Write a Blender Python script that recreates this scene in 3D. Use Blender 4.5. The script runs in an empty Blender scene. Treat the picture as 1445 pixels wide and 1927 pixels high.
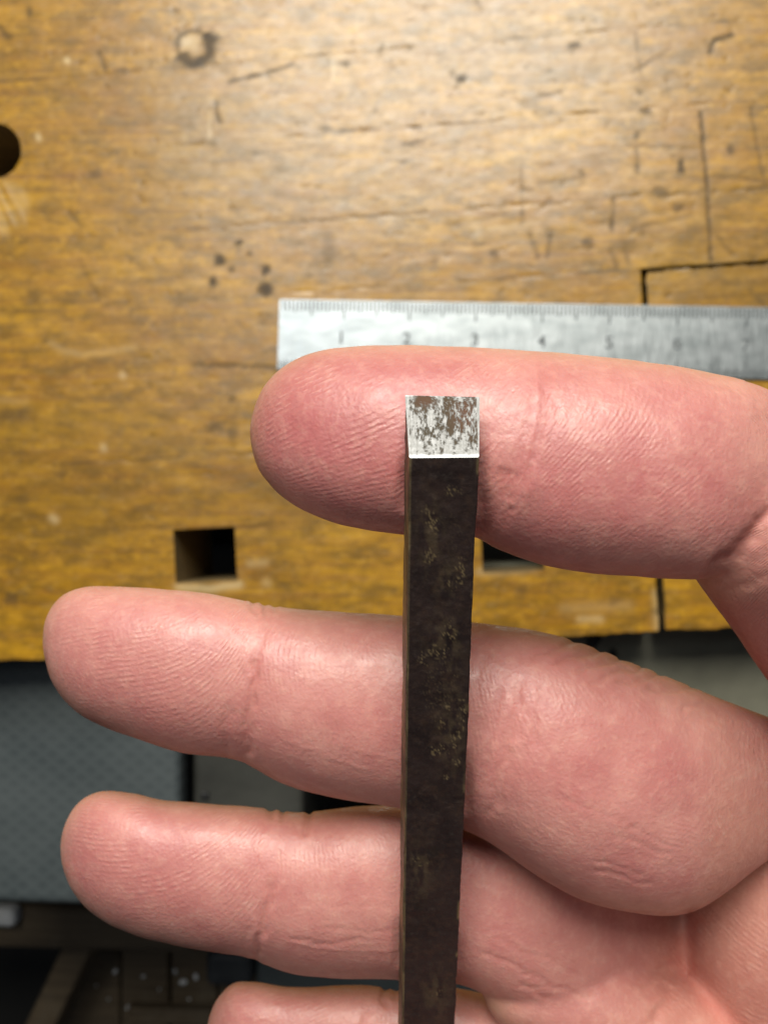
import bpy, bmesh, math, random
import numpy as np
from mathutils import Vector, Matrix

random.seed(7)
SC = bpy.context.scene
COL = SC.collection
R = math.radians

# ------------------------------------------------------------------ camera
F, PW, PH = 2000.0, 1445.0, 1927.0          # focal length in photo pixels, photo size
TILT = R(4.1)
CZ = 0.4016 * math.cos(TILT)                # camera height over the bench top (m)
CT, ST = math.cos(TILT), math.sin(TILT)
cd = bpy.data.cameras.new('camera')
cam = bpy.data.objects.new('camera', cd)
COL.objects.link(cam)
cam.location = (0, 0, CZ)
cam.rotation_euler = (0, TILT, 0)
cd.sensor_fit = 'VERTICAL'
cd.sensor_height = 24.0
cd.sensor_width = 18.0
cd.lens = 24.0 * F / PH
cd.clip_start = 0.005
cd.clip_end = 50
cd.dof.use_dof = True
cd.dof.focus_distance = 0.106
cd.dof.aperture_fstop = cd.lens / 0.82      # pupil 0.82 mm
SC.camera = cam

# ------------------------------------------------------------------ world, lamps, exposure
w = bpy.data.worlds.new('World')
SC.world = w
w.use_nodes = True
bg = w.node_tree.nodes['Background']
bg.inputs[0].default_value = (0.80, 0.88, 1.0, 1)
bg.inputs[1].default_value = 0.06


def area(name, loc, target, sx, sy, power, col):
    l = bpy.data.lights.new(name, 'AREA')
    l.shape = 'RECTANGLE'
    l.size, l.size_y, l.energy, l.color = sx, sy, power, col
    o = bpy.data.objects.new(name, l)
    COL.objects.link(o)
    o.location = loc
    o.rotation_euler = (Vector(target) - Vector(loc)).to_track_quat('-Z', 'Y').to_euler()
    return o


area('bench_lamp', (-0.05, 0.72, 1.25), (0, 0.05, 0.1), 0.72, 0.46, 19.0, (1.0, 0.97, 0.86))
area('side_light', (0.05, 1.35, 1.25), (0, 0.0, 0.2), 0.60, 0.40, 18.5, (1.0, 0.97, 0.91))  # main light, placed from the shadow angle; its actual source is unknown
area('ceiling_light', (-0.50, 0.47, 2.2), (0, 0, 0.0), 0.5, 0.30, 2.8, (0.90, 0.96, 1.0))

SC.view_settings.view_transform = 'Standard'
SC.view_settings.look = 'None'
SC.view_settings.exposure = 0.0
SC.view_settings.gamma = 1.0


# ------------------------------------------------------------------ helpers
def P(px, py, d):
    """photo pixel + depth along the view axis (m) -> world points"""
    px, py, d = np.broadcast_arrays(np.asarray(px, float), np.asarray(py, float), np.asarray(d, float))
    x = (px - PW / 2) / F * d
    y = -(py - PH / 2) / F * d
    z = -d
    return np.stack([x * CT + z * ST, y, -x * ST + z * CT + CZ], -1)


def project(V):
    X, Y, Z = V[..., 0], V[..., 1], V[..., 2] - CZ
    x = X * CT - Z * ST
    z = X * ST + Z * CT
    d = -z
    return x / d * F + PW / 2, -Y / d * F + PH / 2, d


def ground(px, py, zp=0.0):
    a = P(px, py, 1.0)
    o = np.array([0, 0, CZ])
    k = (zp - CZ) / (a[..., 2] - CZ)
    return o + (a - o) * np.asarray(k)[..., None]


def hsh(ix, iy, seed):
    h = (ix * 374761393 + iy * 668265263 + seed * 144269504) & 0xffffffff
    h = ((h ^ (h >> 13)) * 1274126177) & 0xffffffff
    return ((h ^ (h >> 16)) & 0xffff) / 65535.0


def vnoise(x, y, seed=0):
    x = np.asarray(x, float); y = np.asarray(y, float)
    ix = np.floor(x).astype(np.int64); iy = np.floor(y).astype(np.int64)
    fx = x - ix; fy = y - iy
    fx = fx * fx * (3 - 2 * fx); fy = fy * fy * (3 - 2 * fy)
    a, b = hsh(ix, iy, seed), hsh(ix + 1, iy, seed)
    c, d = hsh(ix, iy + 1, seed), hsh(ix + 1, iy + 1, seed)
    return (a * (1 - fx) + b * fx) * (1 - fy) + (c * (1 - fx) + d * fx) * fy


def fbm(x, y, octv=4, seed=0, gain=0.5):
    s = 0; a = 1; t = 0
    for k in range(octv):
        s = s + a * vnoise(np.asarray(x) * 2 ** k, np.asarray(y) * 2 ** k, seed + 17 * k)
        t += a; a *= gain
    return s / t


def sstep(a, b, x):
    t = np.clip((x - a) / (b - a), 0, 1)
    return t * t * (3 - 2 * t)


def linedist(px, py, poly):
    """distance of points to a polyline, and the 0..1 position along it"""
    best = np.full(px.shape, 1e9); tt = np.zeros(px.shape)
    n = len(poly) - 1
    for k in range(n):
        (x0, y0), (x1, y1) = poly[k], poly[k + 1]
        dx, dy = x1 - x0, y1 - y0
        L = dx * dx + dy * dy + 1e-9
        t = np.clip(((px - x0) * dx + (py - y0) * dy) / L, 0, 1)
        d = np.hypot(px - x0 - t * dx, py - y0 - t * dy)
        m = d < best
        best = np.where(m, d, best); tt = np.where(m, (k + t) / n, tt)
    return best, tt


def tag(o, label=None, cat=None, group=None, kind=None):
    if label: o['label'] = label
    if cat: o['category'] = cat
    if group: o['group'] = group
    if kind: o['kind'] = kind
    return o


def empty(name, loc, label, cat, group=None):
    o = bpy.data.objects.new(name, None)
    o.empty_display_size = 0.02
    o.location = loc
    COL.objects.link(o)
    return tag(o, label, cat, group)


def link(name, me, mat, parent=None, origin=None):
    """mesh in world coordinates -> object whose origin sits at 'origin' (or its parent's)"""
    o = bpy.data.objects.new(name, me)
    if mat is not None:
        me.materials.append(mat)
    if parent is not None:
        off = Vector((0, 0, 0)); q = parent
        while q is not None:
            off += Vector(q.location); q = q.parent
        me.transform(Matrix.Translation(-off))
        o.parent = parent
    elif origin is not None:
        me.transform(Matrix.Translation(-Vector(origin)))
        o.location = origin
    COL.objects.link(o)
    return o


def quadmesh(name, V, Q, attrs=None, smooth=True):
    V = np.ascontiguousarray(V, np.float32); Q = np.ascontiguousarray(Q, np.int32)
    me = bpy.data.meshes.new(name)
    k = Q.shape[1]
    me.vertices.add(len(V)); me.vertices.foreach_set('co', V.ravel())
    me.loops.add(Q.size); me.loops.foreach_set('vertex_index', Q.ravel())
    me.polygons.add(len(Q))
    me.polygons.foreach_set('loop_start', np.arange(0, Q.size, k, dtype=np.int32))
    me.polygons.foreach_set('use_smooth', np.full(len(Q), smooth, bool))
    me.update(calc_edges=True)
    me.validate()
    for n, a in (attrs or {}).items():
        at = me.attributes.new(n, 'FLOAT', 'POINT')
        at.data.foreach_set('value', np.ascontiguousarray(a, np.float32))
    return me


def boxmesh(name, lo, hi, bev=0.0, seg=2, rot=0.0, pivot=None):
    bm = bmesh.new()
    bmesh.ops.create_cube(bm, size=1)
    for v in bm.verts:
        v.co = Vector([lo[i] + (v.co[i] + 0.5) * (hi[i] - lo[i]) for i in range(3)])
    if bev > 0:
        bmesh.ops.bevel(bm, geom=bm.edges[:], offset=bev, segments=seg, affect='EDGES', profile=0.5)
    if rot:
        c = Vector(pivot if pivot is not None else [(a + b) / 2 for a, b in zip(lo, hi)])
        bmesh.ops.rotate(bm, verts=bm.verts[:], cent=c, matrix=Matrix.Rotation(rot, 3, 'Z'))
    me = bpy.data.meshes.new(name)
    bm.to_mesh(me); bm.free()
    for p in me.polygons: p.use_smooth = False
    return me


# ------------------------------------------------------------------ node helpers
class N:
    def __init__(s, name):
        s.m = bpy.data.materials.new(name)
        s.m.use_nodes = True
        s.t = s.m.node_tree
        s.b = s.t.nodes['Principled BSDF']
        s.co = s.t.nodes.new('ShaderNodeTexCoord').outputs['Object']

    def set(s, **k):
        for a, v in k.items():
            i = s.b.inputs[a.replace('_', ' ')]
            if hasattr(v, 'is_output'): s.t.links.new(v, i)
            else: i.default_value = v

    def plug(s, i, v):
        if v is None: return
        if hasattr(v, 'is_output'): s.t.links.new(v, i)
        else: i.default_value = v

    def attr(s, n):
        a = s.t.nodes.new('ShaderNodeAttribute'); a.attribute_name = n
        return a.outputs['Fac']

    def math(s, op, a, b=None, c=None, clamp=False):
        n = s.t.nodes.new('ShaderNodeMath'); n.operation = op; n.use_clamp = clamp
        for i, v in enumerate((a, b, c)): s.plug(n.inputs[i], v)
        return n.outputs[0]

    def scale(s, sc, rot=(0, 0, 0)):
        n = s.t.nodes.new('ShaderNodeMapping')
        s.plug(n.inputs['Vector'], s.co)
        n.inputs['Scale'].default_value = sc
        n.inputs['Rotation'].default_value = rot
        return n.outputs[0]

    def noise(s, sc, vec=None, detail=4, rough=0.55, dist=0.0):
        n = s.t.nodes.new('ShaderNodeTexNoise')
        s.plug(n.inputs['Vector'], vec if vec is not None else s.co)
        n.inputs['Scale'].default_value = sc
        n.inputs['Detail'].default_value = detail
        n.inputs['Roughness'].default_value = rough
        n.inputs['Distortion'].default_value = dist
        return n.outputs['Fac']

    def voro(s, sc, vec=None, feat='F1'):
        n = s.t.nodes.new('ShaderNodeTexVoronoi'); n.feature = feat
        s.plug(n.inputs['Vector'], vec if vec is not None else s.co)
        n.inputs['Scale'].default_value = sc
        return n.outputs['Distance']

    def rng(s, v, a, b, c=0.0, d=1.0):
        n = s.t.nodes.new('ShaderNodeMapRange')
        s.plug(n.inputs[0], v)
        for i, k in enumerate((a, b, c, d)): s.plug(n.inputs[i + 1], k)
        return n.outputs[0]

    def mix(s, f, a, b, mode='MIX'):
        n = s.t.nodes.new('ShaderNodeMix'); n.data_type = 'RGBA'; n.blend_type = mode
        s.plug(n.inputs[0], f)
        for i, v in ((6, a), (7, b)):
            if isinstance(v, tuple): v = (*v, 1) if len(v) == 3 else v
            s.plug(n.inputs[i], v)
        return n.outputs[2]

    def bump(s, h, dist, strength=1.0, prev=None):
        n = s.t.nodes.new('ShaderNodeBump')
        n.inputs['Strength'].default_value = strength
        n.inputs['Distance'].default_value = dist
        s.plug(n.inputs['Height'], h)
        if prev is not None: s.plug(n.inputs['Normal'], prev)
        return n.outputs[0]


def simple(name, col, rough=0.6, metal=0.0, nsc=40.0, var=0.3, bump=0.0003, spec=0.4):
    m = N(name)
    n = m.noise(nsc, detail=6)
    m.set(Base_Color=m.mix(m.rng(n, 0.3, 0.7), tuple(c * (1 - var) for c in col), tuple(min(1, c * (1 + var)) for c in col)),
          Roughness=m.rng(n, 0.3, 0.7, rough - 0.08, rough + 0.08), Metallic=metal)
    m.b.inputs['Specular IOR Level'].default_value = spec
    m.set(Normal=m.bump(m.noise(nsc * 8, detail=5), bump, 0.5))
    return m.m


# ------------------------------------------------------------------ materials
def mat_wood():
    m = N('worn_beech_wood')
    lg = m.noise(1, m.scale((22, 48, 30)), 6, 0.68, 0.3)                 # broad blotches
    gr = m.noise(1, m.scale((11, 620, 60)), 7, 0.70, 0.0)          # grain
    fl = m.noise(1, m.scale((260, 1100, 300)), 3, 0.6)             # flecks
    sp = m.noise(1, m.scale((330, 420, 400)), 4, 0.7)              # dirt specks
    c = m.mix(m.rng(lg, 0.32, 0.68), (0.285, 0.130, 0.002), (0.51, 0.275, 0.010))
    c = m.mix(m.rng(gr, 0.42, 0.66, 0, 0.75), c, (0.22, 0.095, 0.022))
    c = m.mix(m.rng(fl, 0.58, 0.75, 0, 0.16), c, (0.50, 0.32, 0.04))
    md = m.noise(1, m.scale((60, 150, 90)), 7, 0.70, 0.0)          # grime mottling
    c = m.mix(m.rng(md, 0.45, 0.62, 0, 0.78), c, (0.15, 0.080, 0.008))
    c = m.mix(m.rng(sp, 0.58, 0.70, 0, 0.6), c, (0.10, 0.055, 0.016))
    m2 = m.noise(1, m.scale((150, 250, 170)), 7, 0.78, 0.0)
    c = m.mix(m.rng(m2, 0.50, 0.68, 0, 0.55), c, (0.17, 0.095, 0.012))
    c = m.mix(m.rng(m2, 0.47, 0.33, 0, 0.65), c, (0.55, 0.30, 0.022))
    c = m.mix(1.0, c, m.mix(m.attr('tone'), (0.80, 0.76, 0.70), (1.10, 1.10, 1.10)), 'MULTIPLY')
    xl = m.noise(1, m.scale((9, 17, 12)), 5, 0.62)
    c = m.mix(m.rng(xl, 0.50, 0.68, 0, 0.45), c, (0.145, 0.078, 0.008))
    c = m.mix(m.attr('pale'), c, (0.62, 0.47, 0.25))
    c = m.mix(m.math('MULTIPLY', m.attr('stain_and_shade'), 0.88), c, (0.034, 0.029, 0.025))
    rg = m.rng(m.noise(1, m.scale((60, 90, 60)), 5, 0.6), 0.3, 0.7, 0.34, 0.46)
    m.set(Base_Color=c, Roughness=rg)
    m.b.inputs['Specular IOR Level'].default_value = 0.15
    m.set(Coat_Weight=m.math('MULTIPLY', m.math('SUBTRACT', 1.0, m.attr('stain_and_shade'), clamp=True), m.rng(m.noise(1, m.scale((160, 280, 160)), 7, 0.75), 0.32, 0.66, 1.0, 0.45)), Coat_Roughness=0.28, Coat_IOR=1.55)
    b1 = m.bump(gr, 0.00012, 0.5)
    b2 = m.bump(m.noise(1, m.scale((170, 240, 200)), 6, 0.65), 0.00028, 0.5, b1)
    m.set(Normal=b2)
    return m.m


def mat_skin():
    m = N('skin')
    red, tan, amp, ph = m.attr('red'), m.attr('tan'), m.attr('ridge_amp'), m.attr('ridge_phase')
    wob = m.noise(420, detail=3)
    # friction ridges: phase along the whorl field stored on the mesh, wobbled a little
    p = m.math('ADD', ph, m.math('MULTIPLY', wob, 4.5))
    p = m.math('ADD', p, m.math('MULTIPLY', m.noise(1500, detail=2), 2.2))
    ridge = m.math('SINE', p)
    brk = m.rng(m.noise(1100, detail=4), 0.40, 0.60, 0.05, 1.0)
    ridge = m.math('MULTIPLY', m.math('MULTIPLY', ridge, amp), brk)
    mott = m.noise(160, detail=5, rough=0.6)
    fine = m.noise(900, detail=4, rough=0.6)
    c = m.mix(m.rng(mott, 0.30, 0.74), (0.575, 0.268, 0.232), (0.465, 0.172, 0.158))
    c = m.mix(m.math('MULTIPLY', red, m.rng(mott, 0.25, 0.75, 0.6, 1.0)), c, (0.40, 0.105, 0.112))
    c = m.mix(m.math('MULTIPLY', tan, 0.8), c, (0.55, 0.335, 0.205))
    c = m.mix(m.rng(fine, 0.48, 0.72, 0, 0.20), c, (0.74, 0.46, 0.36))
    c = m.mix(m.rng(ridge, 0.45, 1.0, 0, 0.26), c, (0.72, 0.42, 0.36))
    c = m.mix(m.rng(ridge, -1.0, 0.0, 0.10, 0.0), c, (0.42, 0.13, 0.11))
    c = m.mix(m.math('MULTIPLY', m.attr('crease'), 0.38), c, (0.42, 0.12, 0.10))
    m.set(Base_Color=c, Roughness=m.rng(m.noise(700, detail=3), 0.3, 0.7, 0.38, 0.56))
    sp = m.math('MULTIPLY', m.math('SUBTRACT', 1.0, m.math('MULTIPLY', m.attr('crease'), 1.3), clamp=True), 0.58)
    m.t.links.new(sp, m.b.inputs['Specular IOR Level'])
    m.b.inputs['Subsurface Weight'].default_value = 0.36
    m.b.inputs['Subsurface Radius'].default_value = (1.0, 0.32, 0.18)
    m.b.inputs['Subsurface Scale'].default_value = 0.0013
    b1 = m.bump(ridge, 0.000018, 1.0)
    peb = m.voro(2400, feat='SMOOTH_F1')
    b2 = m.bump(peb, 0.00007, 0.55, b1)
    b3 = m.bump(m.noise(3800, detail=3), 0.00004, 0.6, b2)
    b4 = m.bump(m.noise(900, detail=5, rough=0.65), 0.00009, 0.6, b3)
    m.set(Normal=b4)
    return m.m


def mat_bar():
    m = N('dark_mill_scale_steel')
    n1 = m.noise(260, detail=6, rough=0.65)
    n2 = m.noise(1800, detail=5, rough=0.65)
    c = m.mix(m.rng(n1, 0.3, 0.7), (0.012, 0.0072, 0.0072), (0.033, 0.0195, 0.0175))
    c = m.mix(m.rng(n2, 0.55, 0.8, 0, 0.5), c, (0.055, 0.042, 0.034))
    s = m.attr('scrape')
    c = m.mix(m.rng(m.noise(700, detail=6, rough=0.7), 0.50, 0.72, 0, 0.75), c, (0.050, 0.028, 0.019))
    c = m.mix(s, c, (0.34, 0.25, 0.13))
    m.set(Base_Color=c, Metallic=m.rng(s, 0, 1, 0.15, 0.85), Roughness=m.rng(n2, 0.3, 0.7, 0.40, 0.60))
    m.b.inputs['Specular IOR Level'].default_value = 0.42
    b = m.bump(n2, 0.00007, 0.7)
    m.set(Normal=m.bump(n1, 0.00016, 0.6, b))
    return m.m


def mat_cap():
    m = N('ground_steel_end')
    r, br = m.attr('rust'), m.attr('brown')
    n = m.noise(2600, detail=5, rough=0.65)
    c = m.mix(m.rng(n, 0.35, 0.7), (0.24, 0.24, 0.235), (0.40, 0.40, 0.40))
    c = m.mix(m.rng(m.attr('streak'), 0.35, 0.65, 0.0, 0.6), c, (0.17, 0.165, 0.155))
    c = m.mix(m.attr('rim'), c, (0.66, 0.66, 0.67))
    d = m.mix(br, (0.060, 0.044, 0.024), (0.105, 0.046, 0.024))
    d = m.mix(m.rng(n, 0.5, 0.75, 0, 0.6), d, (0.10, 0.075, 0.045))
    m.set(Base_Color=m.mix(r, c, d), Metallic=m.rng(r, 0, 1, 0.30, 0.0), Roughness=m.rng(r, 0, 1, 0.55, 0.85))
    m.b.inputs['Specular IOR Level'].default_value = 0.2
    b = m.bump(n, 0.00004, 0.7)
    m.set(Normal=m.bump(m.math('SUBTRACT', 1.0, r), 0.00008, 0.7, b))
    return m.m


def mat_ruler():
    m = N('satin_rule_steel')
    n1 = m.noise(1, m.scale((60, 160, 60)), 6, 0.6)
    n2 = m.noise(1, m.scale((900, 140, 300)), 4, 0.6)
    c = m.mix(m.rng(n1, 0.35, 0.7), (0.27, 0.295, 0.305), (0.42, 0.445, 0.46))
    c = m.mix(m.rng(m.noise(1, m.scale((150, 420, 150)), 5, 0.7), 0.60, 0.74, 0, 0.55), c, (0.25, 0.29, 0.31))
    m.set(Base_Color=c, Metallic=0.9, Roughness=m.rng(n2, 0.3, 0.7, 0.28, 0.38))
    m.set(Normal=m.bump(n2, 0.0001, 0.35))
    return m.m


def mat_bin():
    m = N('grey_textured_plastic')
    w1 = m.t.nodes.new('ShaderNodeTexWave'); w2 = m.t.nodes.new('ShaderNodeTexWave')
    for k, ww in ((1, w1), (-1, w2)):
        ww.inputs['Scale'].default_value = 62
        mp = m.scale((1, 1, 1), (0, 0, k * R(52)))
        m.t.links.new(mp, ww.inputs['Vector'])
    g = m.math('MAXIMUM', w1.outputs['Fac'], w2.outputs['Fac'])
    n = m.noise(26, detail=6)
    c = m.mix(m.rng(n, 0.3, 0.7), (0.031, 0.041, 0.045), (0.062, 0.074, 0.078))
    c = m.mix(m.rng(g, 0.6, 1.0, 0, 0.22), c, (0.085, 0.102, 0.105))
    m.set(Base_Color=c, Roughness=0.62)
    m.set(Normal=m.bump(g, 0.0002, 0.4))
    return m.m


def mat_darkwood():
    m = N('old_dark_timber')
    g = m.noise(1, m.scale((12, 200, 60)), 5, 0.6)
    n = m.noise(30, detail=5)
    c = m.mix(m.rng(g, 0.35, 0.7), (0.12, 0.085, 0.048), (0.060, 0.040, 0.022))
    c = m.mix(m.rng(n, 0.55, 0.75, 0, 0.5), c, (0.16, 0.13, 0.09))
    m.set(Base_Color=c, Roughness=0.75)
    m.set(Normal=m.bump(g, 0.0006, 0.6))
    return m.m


WOOD, SKIN, BAR, CAP, RULE = mat_wood(), mat_skin(), mat_bar(), mat_cap(), mat_ruler()
BIN, DARKWOOD = mat_bin(), mat_darkwood()
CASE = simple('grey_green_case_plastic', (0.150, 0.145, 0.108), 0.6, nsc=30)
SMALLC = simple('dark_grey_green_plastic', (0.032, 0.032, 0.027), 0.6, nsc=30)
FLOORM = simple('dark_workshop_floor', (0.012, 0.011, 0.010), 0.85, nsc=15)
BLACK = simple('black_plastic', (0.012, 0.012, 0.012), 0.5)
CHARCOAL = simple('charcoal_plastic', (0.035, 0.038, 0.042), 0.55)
BRASS = simple('dull_brass', (0.26, 0.21, 0.11), 0.45, 0.6)
WHITE = simple('chalky_white', (0.62, 0.62, 0.62), 0.7)
INK = simple('engraved_dark_fill', (0.11, 0.12, 0.125), 0.55, 0.5)
TICKM = simple('etched_tick', (0.09, 0.10, 0.105), 0.5, 0.6)

# ------------------------------------------------------------------ workbench
BA = R(3.05)
BO = ground(722, 963)
UX = np.array([math.cos(BA), math.sin(BA), 0]); UY = np.array([-math.sin(BA), math.cos(BA), 0])


def uv_of(px, py):
    q = ground(px, py) - BO
    return q @ UX, q @ UY


bench = empty('workbench', tuple(BO - np.array([0, 0.0, 0.60])),
              'worn orange beech workbench top with square dog holes and ink stains', 'workbench')

INKSPOTS = [(452, 458, 10, 9, .75), (412, 490, 13, 11, .8), (473, 477, 7, 6, .45), (436, 507, 8, 8, .6), (402, 530, 11, 13, .8),
            (500, 510, 11, 12, .85), (499, 545, 18, 13, .95), (870, 148, 11, 6, .7), (648, 118, 11, 6, .55), (718, 92, 7, 10, .5),
            (1079, 85, 12, 8, .6), (1205, 173, 7, 7, .6), (1212, 210, 12, 5, .65), (1195, 257, 7, 8, .5), (1281, 313, 6, 15, .75),
            (1240, 363, 14, 11, .5), (1274, 391, 10, 9, .55), (1375, 282, 9, 10, .55), (1104, 457, 15, 11, .55), (930, 479, 9, 8, .5),
            (820, 491, 10, 7, .35), (1092, 326, 8, 6, .45), (401, 805, 16, 10, .4), (440, 815, 12, 18, .4), (436, 750, 9, 8, .4),
            (306, 736, 10, 14, .25), (28, 782, 30, 15, .35), (45, 940, 14, 14, .3), (65, 575, 25, 25, .25), (180, 326, 12, 10, .35),
            (56, 20, 6, 14, .55), (232, 134, 16, 6, .45), (480, 288, 9, 5, .4), (1303, 455, 36, 30, .2), (783, 243, 10, 4, .6),
            (612, 242, 14, 5, .4), (990, 130, 7, 5, .3), (1180, 465, 30, 14, .3), (1055, 470, 26, 20, .18), (620, 470, 12, 30, .22),
            (22, 1125, 12, 10, .45), (93, 1105, 10, 10, .35), (140, 1020, 26, 14, .3), (905, 460, 14, 6, .35), (770, 270, 16, 7, .35),
            (855, 420, 22, 8, .35), (790, 398, 12, 5, .4), (1155, 1130, 10, 10, .3), (980, 1120, 12, 20, .3), (560, 1090, 9, 9, .25)]
MARKS = [  # polyline in photo pixels, width, stain, depth mm
    ([(1317, 212), (1328, 330), (1337, 490)], 4.0, .60, .35), ([(1412, 200), (1428, 300), (1440, 352)], 2.6, .40, .2),
    ([(1197, 278), (1200, 325)], 5, .45, .3), ([(1153, 372), (1151, 436)], 4.5, .45, .3), ([(980, 312), (983, 420)], 4, .28, .2),
    ([(1336, 98), (1342, 76), (1375, 66)], 4.5, .65, .4), ([(432, 154), (490, 140), (552, 120)], 3.5, .50, .3),
    ([(405, 190), (407, 208), (414, 230)], 4, .50, .4), ([(186, 98), (200, 132)], 3.5, .5, .3), ([(1190, 136), (1262, 88)], 2.5, .40, .2),
    ([(996, 440), (1012, 482)], 5, .35, .2), ([(1036, 440), (1030, 482)], 6, .40, .2), ([(1012, 346), (1090, 335)], 4, .30, .2),
    ([(845, 424), (950, 404)], 5, .28, .3), ([(640, 246), (712, 243)], 5, .30, .2), ([(365, 687), (530, 690)], 4, .50, .3),
    ([(760, 272), (795, 265)], 5, .40, .2), ([(130, 400), (155, 428)], 5, .35, .3), ([(0, 50), (18, 72)], 6, .45, .3),
    ([(975, 195), (1060, 172)], 3, .30, .2), ([(150, 490), (190, 570)], 3, .20, .2), ([(1180, 275), (1320, 278)], 3, .3, .2),
    ([(480, 290), (620, 272)], 3, .2, .2), ([(1340, 330), (1445, 340)], 3, .4, .2), ([(1320, 360), (1445, 355)], 6, .3, .2),
    ([(1015, 178), (1055, 172)], 3, .4, .2), ([(985, 200), (1010, 198)], 4, .25, .2), ([(1190, 430), (1300, 405)], 4, .3, .2),
    ([(0, 1190), (80, 1184)], 4, .3, .2), ([(60, 1000), (320, 992)], 3, .22, .2), ([(1195, 60), (1205, 140)], 3, .25, .15),
    ([(1148, 470), (1160, 505)], 5, .35, .2), ([(1175, 470), (1185, 500)], 5, .3, .2), ([(1345, 440), (1380, 480)], 3, .3, .2),
    ([(1410, 545), (1438, 575)], 3, .35, .2), ([(1300, 560), (1445, 553)], 2.5, .3, .2), ([(895, 0), (905, 18)], 5, .3, .2)]
LIGHTMARKS = [([(98, 645), (120, 660), (160, 668), (250, 655)], 7, .20), ([(195, 842), (196, 844)], 7, .5), ([(100, 975), (104, 978)], 8, .5),
              ([(126, 113), (128, 116)], 5, .8), ([(71, 254), (74, 262)], 5, .7), ([(0, 752), (50, 756)], 8, .15), ([(230, 706), (232, 708)], 7, .5),
              ([(335, 1104), (395, 1108), (450, 1100)], 8, .6), ([(920, 430), (1010, 418)], 4, .3), ([(880, 400), (900, 440)], 10, .2),
              ([(470, 1060), (500, 1058)], 8, .3), ([(1060, 1145), (1180, 1140)], 12, .18), ([(1090, 1165), (1130, 1165)], 8, .4),
              ([(395, 210), (395, 260)], 3, .4), ([(626, 115), (628, 150)], 4, .4), ([(1235, 1115), (1238, 1180)], 9, .4),
              ([(345, 260), (350, 262)], 5, .3), ([(500, 1095), (505, 1098)], 8, .3), ([(905, 1075), (1000, 1068)], 10, .35)]


def paint(V):
    """ink, dents, chips of the bench top, placed where the photo shows them"""
    px, py, _ = project(V)
    st = np.zeros(len(V)); pl = np.zeros(len(V)); dz = np.zeros(len(V))
    wx = (fbm(px / 14, py / 14, 3, 5) - 0.5) * 14; wy = (fbm(px / 14, py / 14, 3, 9) - 0.5) * 14
    qx, qy = px + wx, py + wy
    for (x, y, rx, ry, s) in INKSPOTS:
        m = (np.abs(px - x) < rx * 3 + 20) & (np.abs(py - y) < ry * 3 + 20)
        r = np.hypot((qx[m] - x) / rx, (qy[m] - y) / ry)
        st[m] = np.maximum(st[m], np.minimum(1.25 * s, .97) * (1 - sstep(0.45, 1.45, r)))
    # C-shaped ink ring
    r = np.hypot((qx - 366) / 1.15, qy - 88); a = np.arctan2(qy - 88, qx - 366)
    wid = np.where((a > -0.9) & (a < 2.7), 13, 4)
    ring = np.exp(-((r - 28) / wid) ** 2) * np.where((a > -0.9) & (a < 2.7), 1.3, 0.8)
    st = np.maximum(st, np.minimum(.95, ring * (0.65 + 0.5 * fbm(px / 6, py / 6, 3, 31))))
    pl = np.maximum(pl, 0.40 * (1 - sstep(6, 24, np.hypot((qx - 358) / 1.2, qy - 80))))
    hx, hy = px + wx * .35, py + wy * .35
    for poly, wd, s, dep in MARKS:
        xs = [p[0] for p in poly]; ys = [p[1] for p in poly]
        m = (px > min(xs) - 30) & (px < max(xs) + 30) & (py > min(ys) - 30) & (py < max(ys) + 30)
        d, t = linedist(hx[m], hy[m], poly)
        g = np.exp(-(d / wd) ** 2) * (0.45 + 0.9 * fbm(px[m] / 9, py[m] / 9, 2, 77))
        st[m] = np.maximum(st[m], np.clip(1.7 * s * g, 0, .95)); dz[m] -= 0.13 * dep * 1e-3 * g
    for poly, wd, s in LIGHTMARKS:
        d, t = linedist(hx, hy, poly)
        g = np.exp(-(d / wd) ** 2)
        pl = np.maximum(pl, s * g)
    # torn grain below the round hole
    k = sstep(66, 40, np.hypot((qx - 15) / 0.8, (qy - 392))) * sstep(330, 345, py)
    k = k * sstep(.25, .75, vnoise((px - 0.45 * py) / 8, py / 45, 3))
    pl = np.maximum(pl, 0.26 * k); dz -= 0.00012 * k
    # random nicks, larger to the right
    n1 = fbm(px / 22, py / 9, 3, 41); n2 = fbm(px / 7, py / 7, 2, 42)
    nick = sstep(0.63, 0.78, n1) * sstep(0.45, 0.75, n2)
    st = np.maximum(st, 0.42 * nick); dz -= 0.00008 * nick
    n3 = fbm(px / 12, py / 6, 3, 51)
    pl = np.maximum(pl, 0.08 * sstep(0.64, 0.8, n3))
    dz += 0.00012 * (fbm(px / 60, py / 25, 3, 61) - 0.5)
    return st, pl, dz


def lines(a, b, lo, hi, step, extra=()):
    dense = np.arange(max(a, lo), min(b, hi), step) if min(b, hi) > max(a, lo) else np.array([])
    rest = np.arange(a, b, 0.03)
    rest = rest[(rest < lo) | (rest > hi)]
    L = np.unique(np.round(np.concatenate([[a, b], dense, rest, np.array(extra)]), 6))
    keep = [L[0]]
    for q in L[1:]:
        if q - keep[-1] > step * 0.35 or q in extra or q == L[-1]: keep.append(q)
    return np.array(keep)


HOLE_C = np.array(uv_of(-10, 284)); HOLE_R = 0.0108
h1 = [uv_of(326, 994), uv_of(447, 1092)]
h2 = [uv_of(903, 965), uv_of(1024, 1072)]


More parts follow.
